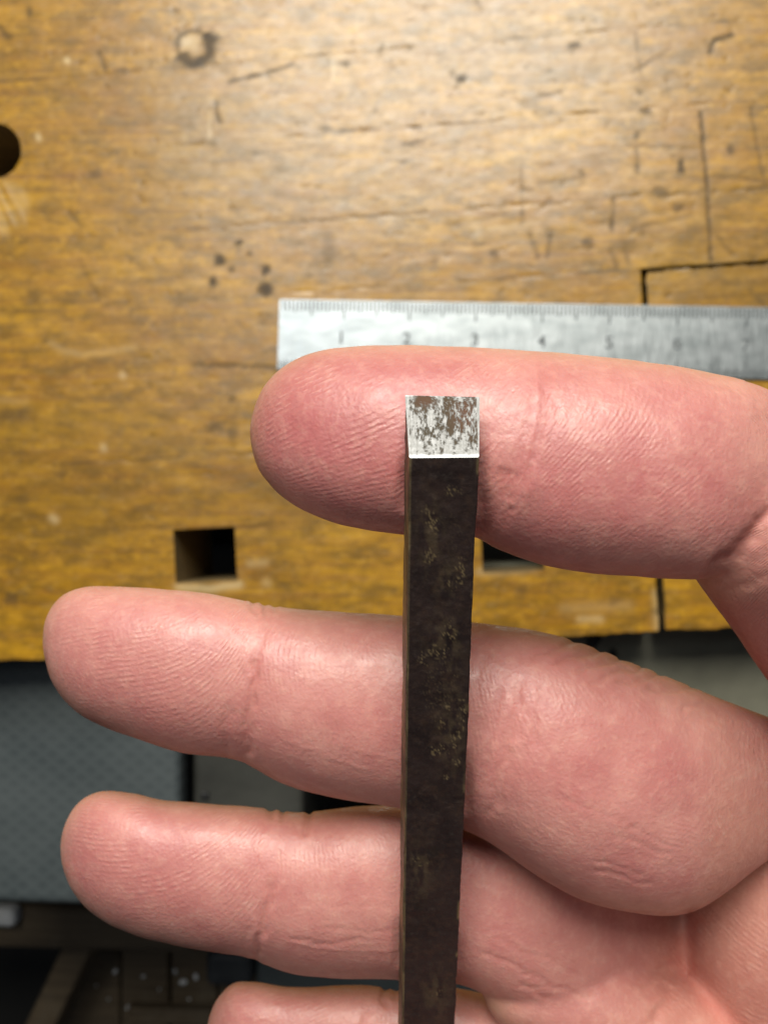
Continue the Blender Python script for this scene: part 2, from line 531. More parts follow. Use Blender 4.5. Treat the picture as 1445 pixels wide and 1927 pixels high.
def make_plank(name, u0, u1, v0, v1, tone, thick=0.062, notches=(), jit=0.0, jv=0.0, je=0.0):
    ex_u = [n[0] for n in notches] + [n[1] for n in notches]
    ex_v = [n[2] for n in notches] + [n[3] for n in notches]
    ex_u = [e for e in ex_u if u0 < e < u1]; ex_v = [e for e in ex_v if v0 < e < v1]
    LU = lines(u0, u1, -0.165, 0.165, 0.00075, ex_u)
    LV = lines(v0, v1, -0.07, 0.215, 0.00075, ex_v)
    U, W = np.meshgrid(LU, LV, indexing='ij')
    nu, nv = U.shape
    cu = (LU[:-1] + LU[1:]) / 2; cv = (LV[:-1] + LV[1:]) / 2
    CU, CV = np.meshgrid(cu, cv, indexing='ij')
    keep = np.ones(CU.shape, bool)
    for (a, b, c, d) in notches:
        keep &= ~((CU > a) & (CU < b) & (CV > c) & (CV < d))
    keep &= np.hypot(CU - HOLE_C[0], CV - HOLE_C[1]) > HOLE_R
    idx = np.arange(nu * nv).reshape(nu, nv)
    Q = np.stack([idx[:-1, :-1], idx[1:, :-1], idx[1:, 1:], idx[:-1, 1:]], -1)[keep]
    u, v = U.ravel().copy(), W.ravel().copy()
    r = np.hypot(u - HOLE_C[0], v - HOLE_C[1])
    m = np.abs(r - HOLE_R) < 0.0007
    k = HOLE_R / np.maximum(r[m], 1e-6)
    u[m] = HOLE_C[0] + (u[m] - HOLE_C[0]) * k; v[m] = HOLE_C[1] + (v[m] - HOLE_C[1]) * k
    # boundary edges -> skirt
    E = np.concatenate([Q[:, [0, 1]], Q[:, [1, 2]], Q[:, [2, 3]], Q[:, [3, 0]]])
    S = np.sort(E, 1); key = S[:, 0].astype(np.int64) * (nu * nv) + S[:, 1]
    uq, inv, cnt = np.unique(key, return_inverse=True, return_counts=True)
    BE = E[cnt[inv] == 1]
    bnd = np.unique(BE)
    V = BO + u[:, None] * UX + v[:, None] * UY
    st, pl, dz = paint(V)
    # softened, slightly uneven arrises along the joints
    jd = np.minimum(v - v0, v1 - v); ud = np.minimum(u - u0, u1 - u)
    for (a, b, c, d) in notches:
        du = np.maximum(np.maximum(a - u, u - b), 0); dv = np.maximum(np.maximum(c - v, v - d), 0)
        jd = np.minimum(jd, np.hypot(du, dv) + 0.0001)
    rr = np.abs(np.hypot(u - HOLE_C[0], v - HOLE_C[1]) - HOLE_R)
    nz = fbm(u * 160, v * 900, 3, 8)
    edge = np.exp(-(np.minimum(np.minimum(jd, ud), rr) / 0.0007) ** 2)
    dz -= edge * (0.0 + 0.00012 * sstep(0.5, 0.8, nz))
    jl = np.exp(-(jd / 0.0006) ** 2) * (0.10 + 0.55 * sstep(0.48, 0.75, fbm(u * 60, v * 60, 3, 12)))
    st = np.maximum(st, jl)
    V[:, 2] += dz
    if jit:
        jm = np.isin(np.arange(len(u)), bnd) & (np.abs(u - (u1 if jit > 0 else u0)) < 1e-5)
        V[jm] -= np.outer(jit * fbm(v[jm] * 420, v[jm] * 0, 3, 3), UX)
    if je:
        jm = np.abs(v - v0) < 1e-5
        V[jm] += np.outer(je * sstep(.35, .8, fbm(u[jm] * 200, u[jm] * 0, 4, 15)), UY)
    if jv:
        jm = np.abs(v - v1) < 1e-5
        V[jm] -= np.outer(jv * fbm(u[jm] * 300, u[jm] * 0, 4, 5) ** 2, UY)
        st = np.maximum(st, np.exp(-((v1 - v) / 0.0015) ** 2) * .6 * sstep(.3, .7, fbm(u * 90, v * 90, 3, 6)))
    n0 = len(V)
    nb = len(bnd); mapb = np.full(n0, -1); mapb[bnd] = n0 + np.arange(nb)
    low = V[bnd].copy(); low[:, 2] = -thick
    QS = np.stack([mapb[BE[:, 1]], mapb[BE[:, 0]], mapb[BE[:, 0]] + nb, mapb[BE[:, 1]] + nb], -1)
    mid = np.full(2 * nb, 0.6)  # hole and edge walls: their shade painted in as dark colour
    V = np.concatenate([V, V[bnd], low]); Q = np.concatenate([Q, QS])
    used = np.zeros(len(V), bool); used[Q.ravel()] = True
    re = np.cumsum(used) - 1
    at = dict(stain_and_shade=np.concatenate([st, mid])[used], pale=np.concatenate([pl, mid])[used],
              tone=np.full(used.sum(), tone))
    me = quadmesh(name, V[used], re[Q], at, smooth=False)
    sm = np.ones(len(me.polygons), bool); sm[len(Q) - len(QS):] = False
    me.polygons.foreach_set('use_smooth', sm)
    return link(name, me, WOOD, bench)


US = (uv_of(1204, 515)[0] + uv_of(1249, 1180)[0]) / 2        # seam of the tail vise block
VG = uv_of(1204, 505)[1]                                     # gap above that block
VE = uv_of(722, 1213)[1]
VH = uv_of(722, 976)[1]
joints = [uv_of(722, y)[1] for y in (-1500, -760, -560, -390, -235, -62, 93, 243, 405)]
tones = [.5, .6, .4, .55, .35, .62, .5, .66, .52]
G = 0.0
vs = sorted(joints, reverse=True)
for k in range(len(vs) - 1):
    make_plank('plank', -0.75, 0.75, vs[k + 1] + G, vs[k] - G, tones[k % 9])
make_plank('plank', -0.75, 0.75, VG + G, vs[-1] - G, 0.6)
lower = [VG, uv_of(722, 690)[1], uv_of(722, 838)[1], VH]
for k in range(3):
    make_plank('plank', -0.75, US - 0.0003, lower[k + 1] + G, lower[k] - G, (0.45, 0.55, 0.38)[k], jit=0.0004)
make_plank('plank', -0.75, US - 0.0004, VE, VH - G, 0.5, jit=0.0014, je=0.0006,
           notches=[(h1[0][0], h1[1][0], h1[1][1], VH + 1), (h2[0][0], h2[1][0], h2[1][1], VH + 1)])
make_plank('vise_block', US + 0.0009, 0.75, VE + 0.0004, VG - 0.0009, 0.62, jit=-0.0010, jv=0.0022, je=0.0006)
# front apron behind the edge, and the legs
for k, (uu) in enumerate((-0.62, 0.62)):
    for vv in (VE + 0.06, VE + 0.52):
        c = BO + uu * UX + vv * UY
        link('leg', boxmesh('leg', (c[0] - .045, c[1] - .045, -0.60), (c[0] + .045, c[1] + .045, -0.0625), 0.003), DARKWOOD, bench)

# ------------------------------------------------------------------ floor and the things under the bench
FZ = -0.60
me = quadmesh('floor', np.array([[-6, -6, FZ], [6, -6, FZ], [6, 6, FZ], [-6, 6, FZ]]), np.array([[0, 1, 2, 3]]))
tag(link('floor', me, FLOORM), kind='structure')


def span(x0, y0, x1, y1, z):
    a, b = ground(x0, y1, z), ground(x1, y0, z)
    return (a[0], a[1]), (b[0], b[1])


def block(name, x0, y0, x1, y1, z, label, cat, mat, bev=0.004, zb=FZ, rot=0.0):
    a, b = span(x0, y0, x1, y1, z)
    o = link(name, boxmesh(name, (a[0], a[1], zb), (b[0], b[1], z), bev, 3, rot), mat,
             origin=((a[0] + b[0]) / 2, (a[1] + b[1]) / 2, zb))
    return tag(o, label, cat)


# blue-grey bin: body + lid + rim
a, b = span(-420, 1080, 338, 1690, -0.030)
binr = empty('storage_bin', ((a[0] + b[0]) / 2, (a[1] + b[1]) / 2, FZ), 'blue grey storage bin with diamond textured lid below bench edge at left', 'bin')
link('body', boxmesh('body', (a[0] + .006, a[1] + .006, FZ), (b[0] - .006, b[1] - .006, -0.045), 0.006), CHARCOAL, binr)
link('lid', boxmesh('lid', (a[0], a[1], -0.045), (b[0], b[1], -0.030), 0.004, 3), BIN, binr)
# grey-green case
a, b = span(596, 1060, 1700, 1478, -0.035)
cs = empty('equipment_case', ((a[0] + b[0]) / 2, (a[1] + b[1]) / 2, FZ), 'wide grey green plastic case behind the fingers at right', 'case')
link('body', boxmesh('body', (a[0], a[1], FZ), (b[0], b[1], -0.050), 0.004), CASE, cs)
link('lid', boxmesh('lid', (a[0] - .001, a[1] - .001, -0.050), (b[0], b[1], -0.035), 0.004, 3), CASE, cs)
for (x0, y0, x1, y1, rr) in ((1108, 1192, 1126, 1222, -0.6), (1120, 1184, 1150, 1191, 0.0), (1146, 1222, 1160, 1246, 0.1)):
    p, q = span(x0, y0, x1, y1, -0.0335)
    link('handle_slot', boxmesh('handle_slot', (p[0], p[1], -0.0345), (q[0], q[1], -0.0325), 0.0006, 2, rr), BLACK, cs)
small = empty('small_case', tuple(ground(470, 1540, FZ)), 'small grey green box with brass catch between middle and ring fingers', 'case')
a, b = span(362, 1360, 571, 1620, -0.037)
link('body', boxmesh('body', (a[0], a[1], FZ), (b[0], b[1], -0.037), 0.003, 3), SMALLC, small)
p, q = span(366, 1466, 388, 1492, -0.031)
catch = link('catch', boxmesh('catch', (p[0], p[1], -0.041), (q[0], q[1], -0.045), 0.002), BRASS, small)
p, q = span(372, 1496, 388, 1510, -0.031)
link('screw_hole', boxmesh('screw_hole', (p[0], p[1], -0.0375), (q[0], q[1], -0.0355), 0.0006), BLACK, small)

# timber pieces at lower left
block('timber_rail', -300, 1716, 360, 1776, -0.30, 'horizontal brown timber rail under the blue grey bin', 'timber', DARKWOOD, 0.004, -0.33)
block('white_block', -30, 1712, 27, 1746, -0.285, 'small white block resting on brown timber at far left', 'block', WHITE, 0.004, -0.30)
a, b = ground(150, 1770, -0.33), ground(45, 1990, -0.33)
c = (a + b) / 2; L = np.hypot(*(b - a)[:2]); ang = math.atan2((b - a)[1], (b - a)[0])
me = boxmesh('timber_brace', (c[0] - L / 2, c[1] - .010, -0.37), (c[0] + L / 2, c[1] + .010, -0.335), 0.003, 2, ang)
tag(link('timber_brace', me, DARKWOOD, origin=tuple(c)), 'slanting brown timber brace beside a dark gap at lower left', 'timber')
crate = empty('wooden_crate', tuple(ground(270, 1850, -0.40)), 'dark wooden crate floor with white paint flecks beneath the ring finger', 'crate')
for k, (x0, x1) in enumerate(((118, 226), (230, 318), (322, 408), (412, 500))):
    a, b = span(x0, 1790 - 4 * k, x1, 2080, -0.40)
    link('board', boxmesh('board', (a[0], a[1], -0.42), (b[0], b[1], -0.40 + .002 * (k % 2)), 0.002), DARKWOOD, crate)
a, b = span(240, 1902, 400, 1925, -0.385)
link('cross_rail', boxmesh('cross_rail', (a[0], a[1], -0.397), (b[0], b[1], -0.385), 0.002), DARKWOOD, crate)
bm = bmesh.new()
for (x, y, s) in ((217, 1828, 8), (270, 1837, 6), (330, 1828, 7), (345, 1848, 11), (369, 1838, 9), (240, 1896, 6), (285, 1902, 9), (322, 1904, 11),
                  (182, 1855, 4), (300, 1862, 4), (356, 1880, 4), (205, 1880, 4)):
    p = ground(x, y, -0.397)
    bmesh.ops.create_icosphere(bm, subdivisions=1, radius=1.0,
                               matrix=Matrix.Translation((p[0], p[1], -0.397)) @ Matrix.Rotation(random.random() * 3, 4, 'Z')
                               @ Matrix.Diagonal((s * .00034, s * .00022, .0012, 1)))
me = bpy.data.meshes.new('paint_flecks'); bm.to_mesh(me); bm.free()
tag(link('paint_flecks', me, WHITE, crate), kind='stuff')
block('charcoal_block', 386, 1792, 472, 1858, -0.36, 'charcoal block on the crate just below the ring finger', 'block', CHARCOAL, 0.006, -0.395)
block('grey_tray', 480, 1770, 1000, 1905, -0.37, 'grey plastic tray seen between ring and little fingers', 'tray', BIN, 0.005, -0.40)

# ------------------------------------------------------------------ steel ruler
RA = R(-1.75)
RO = ground(526, 563, 0.0012)
rx = np.array([math.cos(RA), math.sin(RA), 0]); ry = np.array([-math.sin(RA), math.cos(RA), 0])
INCH = float((ground(1402, 651, 0.0012) - RO) @ rx) / 7.0
RWID = float(-(ground(1445, 714, 0.0012) - RO) @ ry)
ruler = empty('steel_ruler', tuple(RO + rx * 3 * INCH - ry * RWID / 2 - np.array([0, 0, .0010])),
              'satin steel ruler with numbered inches lying on the bench behind the index finger', 'ruler')


def rl(u, v, z):
    return RO + u * rx - v * ry + np.array([0, 0, z])


bm = bmesh.new()
LEN = 12 * INCH
vv = [bm.verts.new(rl(u, v, z)) for z in (-0.0009, 0.0) for (u, v) in ((0, 0), (LEN, 0), (LEN, RWID), (0, RWID))]
for f in ((0, 1, 2, 3), (7, 6, 5, 4), (0, 4, 5, 1), (1, 5, 6, 2), (2, 6, 7, 3), (3, 7, 4, 0)):
    bm.faces.new([vv[i] for i in f])
bmesh.ops.recalc_face_normals(bm, faces=bm.faces[:])
bmesh.ops.bevel(bm, geom=bm.edges[:], offset=0.0002, segments=2, affect='EDGES')
me = bpy.data.meshes.new('blade'); bm.to_mesh(me); bm.free()
link('blade', me, RULE, ruler)
V, Q = [], []


def tick(u, v0, v1, wd):
    k = len(V)
    V.extend([rl(u - wd, v0, .00004), rl(u - wd, v1, .00004), rl(u + wd, v1, .00004), rl(u + wd, v0, .00004)])
    Q.append([k, k + 1, k + 2, k + 3])


for k in range(1, 16 * 12):
    ln = .0072 if k % 16 == 0 else .0058 if k % 8 == 0 else .0048 if k % 4 == 0 else .0042
    tick(k * INCH / 16, .0004, ln, .00034)
for k in range(1, 32 * 12):
    ln = .0064 if k % 32 == 0 else .0050 if k % 16 == 0 else .0040 if k % 4 == 0 else .0030
    tick(k * INCH / 32, RWID - ln, RWID - .0004, .00018)
tag(link('graduation_marks', quadmesh('graduation_marks', np.array(V), np.array(Q), smooth=False), TICKM, ruler), kind='stuff')
for n in range(1, 12):
    cu = bpy.data.curves.new('numeral', 'FONT')
    cu.body = str(n); cu.size = 0.0064; cu.align_x = 'CENTER'; cu.align_y = 'CENTER'; cu.extrude = 0.00001; cu.offset = 0.00012
    t = bpy.data.objects.new('numeral', cu)
    COL.objects.link(t)
    dg = bpy.context.evaluated_depsgraph_get()
    me = bpy.data.meshes.new_from_object(t.evaluated_get(dg))
    bpy.data.objects.remove(t); bpy.data.curves.remove(cu)
    p = rl(n * INCH - (0.0008 if n < 3 else 0), 0.0143, .00006)
    me.transform(Matrix.Translation(p) @ Matrix.Rotation(RA, 4, 'Z'))
    me.materials.clear()
    link('numeral', me, INK, ruler)

# ------------------------------------------------------------------ steel bar
TL, TR = P(770, 861, .0965), P(901, 862, .0965)
BL = P(749.0, 2500, .1566)
BTL, BTR = P(762, 745, .0990), P(902.5, 746, .0988)
ax = (BL - TL); BLEN = float(np.linalg.norm(ax)); ax /= BLEN
wv = TR - TL; wv -= ax * (wv @ ax); Wf = float(np.linalg.norm(wv)); wv /= Wf
tv = np.cross(ax, wv); tv /= np.linalg.norm(tv)
if tv @ (BTL - TL) < 0: tv = -tv


def abc(p):
    q = p - TL
    return q @ wv, q @ tv, q @ ax


fa = [abc(p) for p in (TL, TR, BTL, BTR)]
A = np.array([[a, b, 1] for a, b, c in fa]); cc = np.array([c for a, b, c in fa])
aff = np.linalg.lstsq(A, cc, rcond=None)[0]
cornersF = [(fa[0][0], fa[0][1]), (fa[1][0], fa[1][1]), (fa[3][0], fa[3][1]), (fa[2][0], fa[2][1])]


def rounded(cs, r, nside, nc=4):
    pts = []; par = []
    cs = [np.array(c) for c in cs]
    for i in range(4):
        p0, p1, p2 = cs[i - 1], cs[i], cs[(i + 1) % 4]
        d0 = (p0 - p1) / np.linalg.norm(p0 - p1); d1 = (p2 - p1) / np.linalg.norm(p2 - p1)
        s0, s1 = p1 + d0 * r, p1 + d1 * r
        for k in range(nc + 1):
            t = k / nc
            pts.append((1 - t) ** 2 * s0 + 2 * t * (1 - t) * p1 + t * t * s1)
        nx = cs[(i + 1) % 4]; e = (p1 - nx) / np.linalg.norm(p1 - nx)
        q = nx + e * r
        for k in range(1, nside):
            pts.append(s1 + (q - s1) * k / nside)
    return np.array(pts)


loop = rounded(cornersF, 0.00013, 44)
nl = len(loop)
s0 = loop @ aff[:2] + aff[2]
NS = 700
tt = np.concatenate([np.linspace(0, 1, NS)])
Lp = np.repeat(loop[None], NS, 0)
S = s0[None] * (1 - tt[:, None]) + tt[:, None] * BLEN
cen = loop.mean(0)
nrm = np.roll(loop, -1, 0) - np.roll(loop, 1, 0); nrm = np.stack([nrm[:, 1], -nrm[:, 0]], -1); nrm /= np.linalg.norm(nrm, axis=1)[:, None]
if ((loop - cen) * nrm).sum() < 0: nrm = -nrm
per = np.concatenate([[0], np.cumsum(np.linalg.norm(np.diff(loop, axis=0), axis=1))])
disp = (fbm(per[None] * 900 + 0 * S, S * 900, 4, 21) - 0.5) * 0.00016 + (fbm(per[None] * 160 + 0 * S, S * 110, 3, 24) - 0.5) * 0.00022
disp *= sstep(0, 0.0008, S - s0[None])
ab = Lp + nrm[None] * disp[..., None]
Vb = TL + ab[..., :1] * wv + ab[..., 1:2] * tv + S[..., None] * ax
i0 = np.arange(NS * nl).reshape(NS, nl); i1 = np.roll(i0, -1, 1)
Qb = np.stack([i0[:-1], i0[1:], i1[1:], i1[:-1]], -1).reshape(-1, 4)
Vb = Vb.reshape(-1, 3)
px, py, _ = project(Vb)
scr = np.zeros(len(Vb))
front = (np.repeat(loop[None, :, 1], NS, 0).ravel() < 0.0012)
n1 = fbm(px / 6, py / 7, 3, 5); n2 = 1 - np.abs(2 * fbm(px / 7, py / 6, 3, 6) - 1)
n3 = fbm(px / 2.2, py / 2.6, 2, 7)
for (x, y, rx_, ry_, s) in ((848, 925, 20, 10, .7), (815, 985, 9, 24, 1.0), (806, 1048, 10, 18, .9), (868, 1075, 12, 26, 1.0), (850, 1100, 10, 12, .9),
                            (845, 1190, 16, 22, 1.0), (826, 1225, 20, 14, 1.0), (798, 1240, 14, 14, .7), (855, 1268, 7, 8, .8), (840, 1332, 8, 9, .9),
                            (868, 1345, 9, 34, .9), (830, 1365, 8, 14, .7), (858, 1386, 12, 14, 1.0), (850, 1408, 10, 12, 1.0), (824, 1412, 14, 12, .9),
                            (860, 1432, 9, 9, .9), (838, 1464, 12, 6, .9), (790, 1622, 22, 10, .5), (822, 1870, 14, 12, .6), (800, 960, 10, 16, .5),
                            (830, 1300, 34, 80, .2), (840, 1010, 30, 60, .1)):
    g = np.exp(-(((px - x) / rx_) ** 2 + ((py - y) / ry_) ** 2))
    scr = np.maximum(scr, 0.9 * s * sstep(0.86, 0.97, n2) * sstep(0.38, 0.62, n3) * sstep(0.15, 0.6, g) + 0.6 * s * sstep(.70, .85, n3) * sstep(.4, .8, g))
for poly, wd, s in (([(806, 960), (808, 975), (818, 985), (812, 995)], 1.2, .9), ([(803, 1052), (808, 1036), (819, 1048), (807, 1058)], 1.2, .7),
                    ([(798, 988), (815, 984)], 1.0, .7)):
    d, _t = linedist(px + (n1 - .5) * 6, py + (n2 - .5) * 6, poly)
    scr = np.maximum(scr, s * np.exp(-(d / wd) ** 2))
sc2 = 0.0
for (x, y, rx_, ry_) in ((840, 1215, 34, 60), (850, 1370, 26, 90), (845, 1090, 26, 40), (812, 1010, 24, 70), (790, 1640, 26, 50), (820, 1870, 26, 40)):
    sc2 = np.maximum(sc2, np.exp(-(((px - x) / rx_) ** 2 + ((py - y) / ry_) ** 2)))
scr = np.maximum(0.72 * scr, 0.13 * sc2 * sstep(.35, .72, fbm(px / 9, py / 16, 4, 33)))
scr *= front
# bright nicks on the long corners, and the lighter left flank
cor = np.zeros(nl)
for c in cornersF: cor = np.maximum(cor, np.exp(-(np.linalg.norm(loop - np.array(c), axis=1) / 0.00016) ** 2))
cor = np.repeat(cor[None], NS, 0).ravel()
along = S.ravel()
scr = np.maximum(scr, 0.85 * cor * sstep(0.62, 0.78, fbm(along * 420, cor * 0 + per.repeat(1)[None].repeat(NS, 0).ravel() * 300, 3, 14)))
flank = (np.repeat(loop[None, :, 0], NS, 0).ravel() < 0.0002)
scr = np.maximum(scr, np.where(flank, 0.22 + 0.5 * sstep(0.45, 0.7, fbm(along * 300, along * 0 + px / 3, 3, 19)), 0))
me = quadmesh('steel_bar', Vb, Qb, dict(scrape=np.clip(scr, 0, 1)))
mid = TL + 0.5 * Wf * wv + BLEN * ax
bar = tag(link('steel_bar', me, BAR, origin=tuple(mid)),
          'dark square steel bar with bright rust speckled cut end held upright across the fingers', 'steel bar')
# the cut end
NR = 60
ts = np.linspace(1, 0.0, NR)
cap = cen + (loop[None] - cen) * ts[:, None, None]
sc_ = cap @ aff[:2] + aff[2]
b01 = (cap[..., 1] - cornersF[0][1]) / (cornersF[3][1] - cornersF[0][1])     # 0 lower edge, 1 upper edge
a01 = cap[..., 0] / Wf
crown = 0.00025 * (1 - ((a01 - .5) * 2) ** 2) * (1 - ts[:, None] ** 4) + 0.0
rim = (1 - ts[:, None]) * 0
Vc = TL + cap[..., :1] * wv + cap[..., 1:2] * tv + (sc_ - crown * .4 - 0.00001)[..., None] * ax
j0 = np.arange(NR * nl).reshape(NR, nl); j1 = np.roll(j0, -1, 1)
Qc = np.stack([j0[:-1], j0[1:], j1[1:], j1[:-1]], -1).reshape(-1, 4)[:, ::-1]
a, b = a01.ravel(), b01.ravel()
f1 = fbm(a * 17, b * 7, 5, 71, .72); f2 = fbm(a * 46, b * 22, 3, 72, .7); f3 = fbm(a * 6, b * 4, 3, 73)
base = 0.50 * f1 + 0.34 * f2 + 0.16 * f3
bias = 0.17 * np.exp(-(((a - .80) / .15) ** 2 + ((b - .62) / .25) ** 2)) + 0.11 * np.exp(-(((a - .22) / .22) ** 2 + ((b - .90) / .08) ** 2)) \
    + 0.08 * np.exp(-(((a - .56) / .10) ** 2 + ((b - .62) / .18) ** 2)) + 0.06 * np.exp(-(((a - .18) / .12) ** 2 + ((b - .42) / .2) ** 2)) \
    + 0.10 * np.exp(-(((a - .45) / .10) ** 2 + ((b - .08) / .05) ** 2)) + 0.03 * np.exp(-((b - .88) / .1) ** 2) \
    - 0.06 * np.exp(-(((a - .36) / .10) ** 2 + ((b - .66) / .18) ** 2)) - 0.055 * sstep(.45, .0, b) - 0.03 * sstep(.7, .2, a) * sstep(.85, .6, b)
rust = sstep(0.495, 0.600, base + bias)
edge = np.minimum(np.minimum(a, 1 - a), np.minimum(b, 1 - b) * .8)
rust *= sstep(0.002, 0.020, edge + 0.025 * (f2 - .5))
rust *= sstep(0.02, 0.08, b + 0.06 * (f1 - .5))
brown = np.clip(np.exp(-(((a - .82) / .2) ** 2 + ((b - .68) / .35) ** 2)) + .8 * np.exp(-(((a - .25) / .2) ** 2 + ((b - .9) / .15) ** 2)), 0, 1)
me = quadmesh('cut_end', Vc.reshape(-1, 3), Qc, dict(rust=rust * .95, brown=brown, streak=fbm(a * 60, b * 5, 4, 79, .65), rim=np.clip(.8 * (1 - sstep(.0, .022, 1 - b + .022 * (f2 - .5))) + .9 * (1 - sstep(.02, .06, b + .04 * (f1 - .5))), 0, 1)))
endf = link('cut_end', me, CAP, bar)
endf['label'] = 'bright rust speckled cut end face'

# ------------------------------------------------------------------ hand
PARTV, PARTQ = [], []


def addgrid(G):
    """closed loft: G (n rings, m points, 3), fanned at both ends through tiny rings"""
    n, m, _ = G.shape
    k = sum(len(x) for x in PARTV)
    V = G.reshape(-1, 3)
    i0 = np.arange(n * m).reshape(n, m); i1 = np.roll(i0, -1, 1)
    q = np.stack([i0[:-1], i0[1:], i1[1:], i1[:-1]], -1).reshape(-1, 4)
    c0, c1 = n * m, n * m + 1
    V = np.concatenate([V, [G[0].mean(0)], [G[-1].mean(0)]])
    t0 = np.stack([i0[0], i1[0], np.full(m, c0), np.full(m, c0)], -1)
    t1 = np.stack([i1[-1], i0[-1], np.full(m, c1), np.full(m, c1)], -1)
    PARTV.append(V); PARTQ.append(np.concatenate([q, t0, t1]) + k)


def smooth1(y, sig):
    n = int(sig * 3); k = np.exp(-0.5 * (np.arange(-n, n + 1) / sig) ** 2); k /= k.sum()
    yp = np.concatenate([2 * y[0] - y[n:0:-1], y, 2 * y[-1] - y[-2:-n - 2:-1]])
    return np.convolve(yp, k, 'valid')


class Finger:
    def __init__(s, up, lo, zc, hd, p=2.25):
        s.xt = up[0][0]; s.xe = max(up[-1][0], lo[-1][0])
        s.sg = np.linspace(0, math.sqrt(s.xe - s.xt), 600)
        f = lambda c: smooth1(np.interp(s.sg, [math.sqrt(max(x - s.xt, 0)) for x, _ in c], [y for _, y in c]), 7)
        s.u, s.l = f(up), f(lo)
        s.zc, s.hd, s.p = zc, hd, p

    def at(s, x):
        q = np.sqrt(np.maximum(np.asarray(x, float) - s.xt, 0))
        u = np.interp(q, s.sg, s.u); l = np.interp(q, s.sg, s.l)
        z = np.interp(x, [a for a, _ in s.zc], [b for _, b in s.zc]) * 1e-3
        h = (l - u) / 2
        k = np.interp(x, [a for a, _ in s.hd], [b for _, b in s.hd])
        return (u + l) / 2, h, z, h * z / F * k

    def build(s, m=56):
        q = np.concatenate([np.linspace(0.35, s.sg[-1], 150)])
        xs = s.xt + q * q
        yc, h, z, hd = s.at(xs)
        z = smooth1(z, 6)
        th = np.linspace(0, 2 * np.pi, m, endpoint=False)
        e = 2.0 / s.p
        sn = np.sign(np.sin(th)) * np.abs(np.sin(th)) ** e; cs = np.sign(np.cos(th)) * np.abs(np.cos(th)) ** e
        py = yc[:, None] + h[:, None] * sn; d = z[:, None] - hd[:, None] * cs
        addgrid(P(np.repeat(xs[:, None], m, 1), py, d))


index = Finger(
    [(470, 806), (473, 785), (480, 762), (500, 722), (530, 691), (570, 669), (620, 656), (680, 650.5), (760, 649), (850, 651), (900, 653), (1000, 660), (1126, 670), (1277, 689), (1390, 712), (1445, 729), (1500, 760), (1560, 830)],
    [(470, 806), (474, 845), (490, 888), (520, 926), (560, 955), (600, 974), (650, 990), (700, 999), (760, 1007), (830, 1010), (880, 1006), (900, 1010), (926, 1028), (975, 1050), (1051, 1072), (1126, 1081), (1202, 1086), (1258, 1090), (1310, 1092), (1360, 1084), (1420, 1055), (1500, 1000), (1560, 930)],
    [(470, 112), (700, 110.5), (1000, 110), (1200, 109), (1400, 110), (1560, 114)], [(470, .92), (900, .90), (1200, .86), (1560, .85)])
middle = Finger(
    [(82, 1205), (85, 1170), (95, 1145), (115, 1121), (140, 1109), (165, 1103), (200, 1102), (250, 1104), (300, 1107), (350, 1112), (400, 1117), (450, 1128), (480, 1136), (500, 1139), (560, 1146), (640, 1152), (700, 1155), (757, 1158), (820, 1164), (886, 1171), (966, 1180), (1028, 1190), (1074, 1203), (1116, 1220), (1175, 1241), (1225, 1260), (1292, 1289), (1363, 1317), (1445, 1348), (1560, 1400), (1680, 1480)],
    [(82, 1205), (87, 1245), (94, 1274), (118, 1313), (157, 1349), (205, 1373), (254, 1390), (302, 1407), (351, 1418), (399, 1424), (440, 1428), (457, 1431), (481, 1446), (506, 1463), (544, 1480), (583, 1492), (641, 1504), (690, 1512), (753, 1520), (800, 1536), (871, 1562), (907, 1575), (949, 1603), (999, 1641), (1049, 1675), (1091, 1696), (1133, 1709), (1217, 1722), (1262, 1728), (1290, 1727), (1312, 1719), (1342, 1698), (1384, 1667), (1426, 1631), (1445, 1613), (1560, 1550), (1680, 1500)],
    [(82, 130), (300, 128), (600, 127), (760, 126.8), (880, 127), (1000, 125.5), (1150, 123.8), (1300, 125), (1450, 131), (1680, 142)],
    [(82, .95), (480, .88), (760, .84), (1000, .76), (1150, .68), (1300, .66), (1680, .7)])
ring = Finger(
    [(114, 1597), (117, 1570), (122, 1554), (137, 1524), (159, 1501), (187, 1488), (214, 1487), (260, 1493), (310, 1507), (374, 1511), (443, 1515), (493, 1521), (540, 1527), (580, 1531), (607, 1525), (671, 1517), (717, 1514), (780, 1520), (860, 1535), (960, 1560), (1100, 1600), (1250, 1650), (1400, 1730)],
    [(114, 1597), (121, 1638), (137, 1679), (169, 1715), (205, 1740), (260, 1763), (328, 1778), (397, 1791), (450, 1798), (479, 1803), (502, 1816), (534, 1830), (580, 1838), (648, 1843), (749, 1844), (859, 1849), (886, 1856), (924, 1878), (966, 1903), (1007, 1924), (1080, 1950), (1200, 1975), (1400, 1985)],
    [(114, 139.5), (300, 137.8), (600, 136.5), (760, 136.2), (900, 136.4), (1100, 139.5), (1250, 151), (1400, 162)],
    [(114, .95), (480, .88), (760, .82), (1000, .76), (1400, .72)])
little = Finger(
    [(388, 1955), (391, 1925), (406, 1885), (429, 1856), (447, 1847), (488, 1848), (534, 1856), (580, 1857), (648, 1853), (700, 1852), (726, 1861), (745, 1864), (790, 1858), (857, 1857), (900, 1866), (980, 1890), (1100, 1940), (1300, 2020)],
    [(388, 1955), (395, 1995), (420, 2035), (470, 2065), (560, 2090), (660, 2105), (700, 2110), (800, 2125), (900, 2150), (1100, 2200), (1300, 2240)],
    [(388, 149.5), (600, 147.5), (800, 147), (1000, 147), (1300, 149)], [(388, .95), (700, .85), (1300, .8)])
FING = [index, middle, ring, little]
for f in FING: f.build()


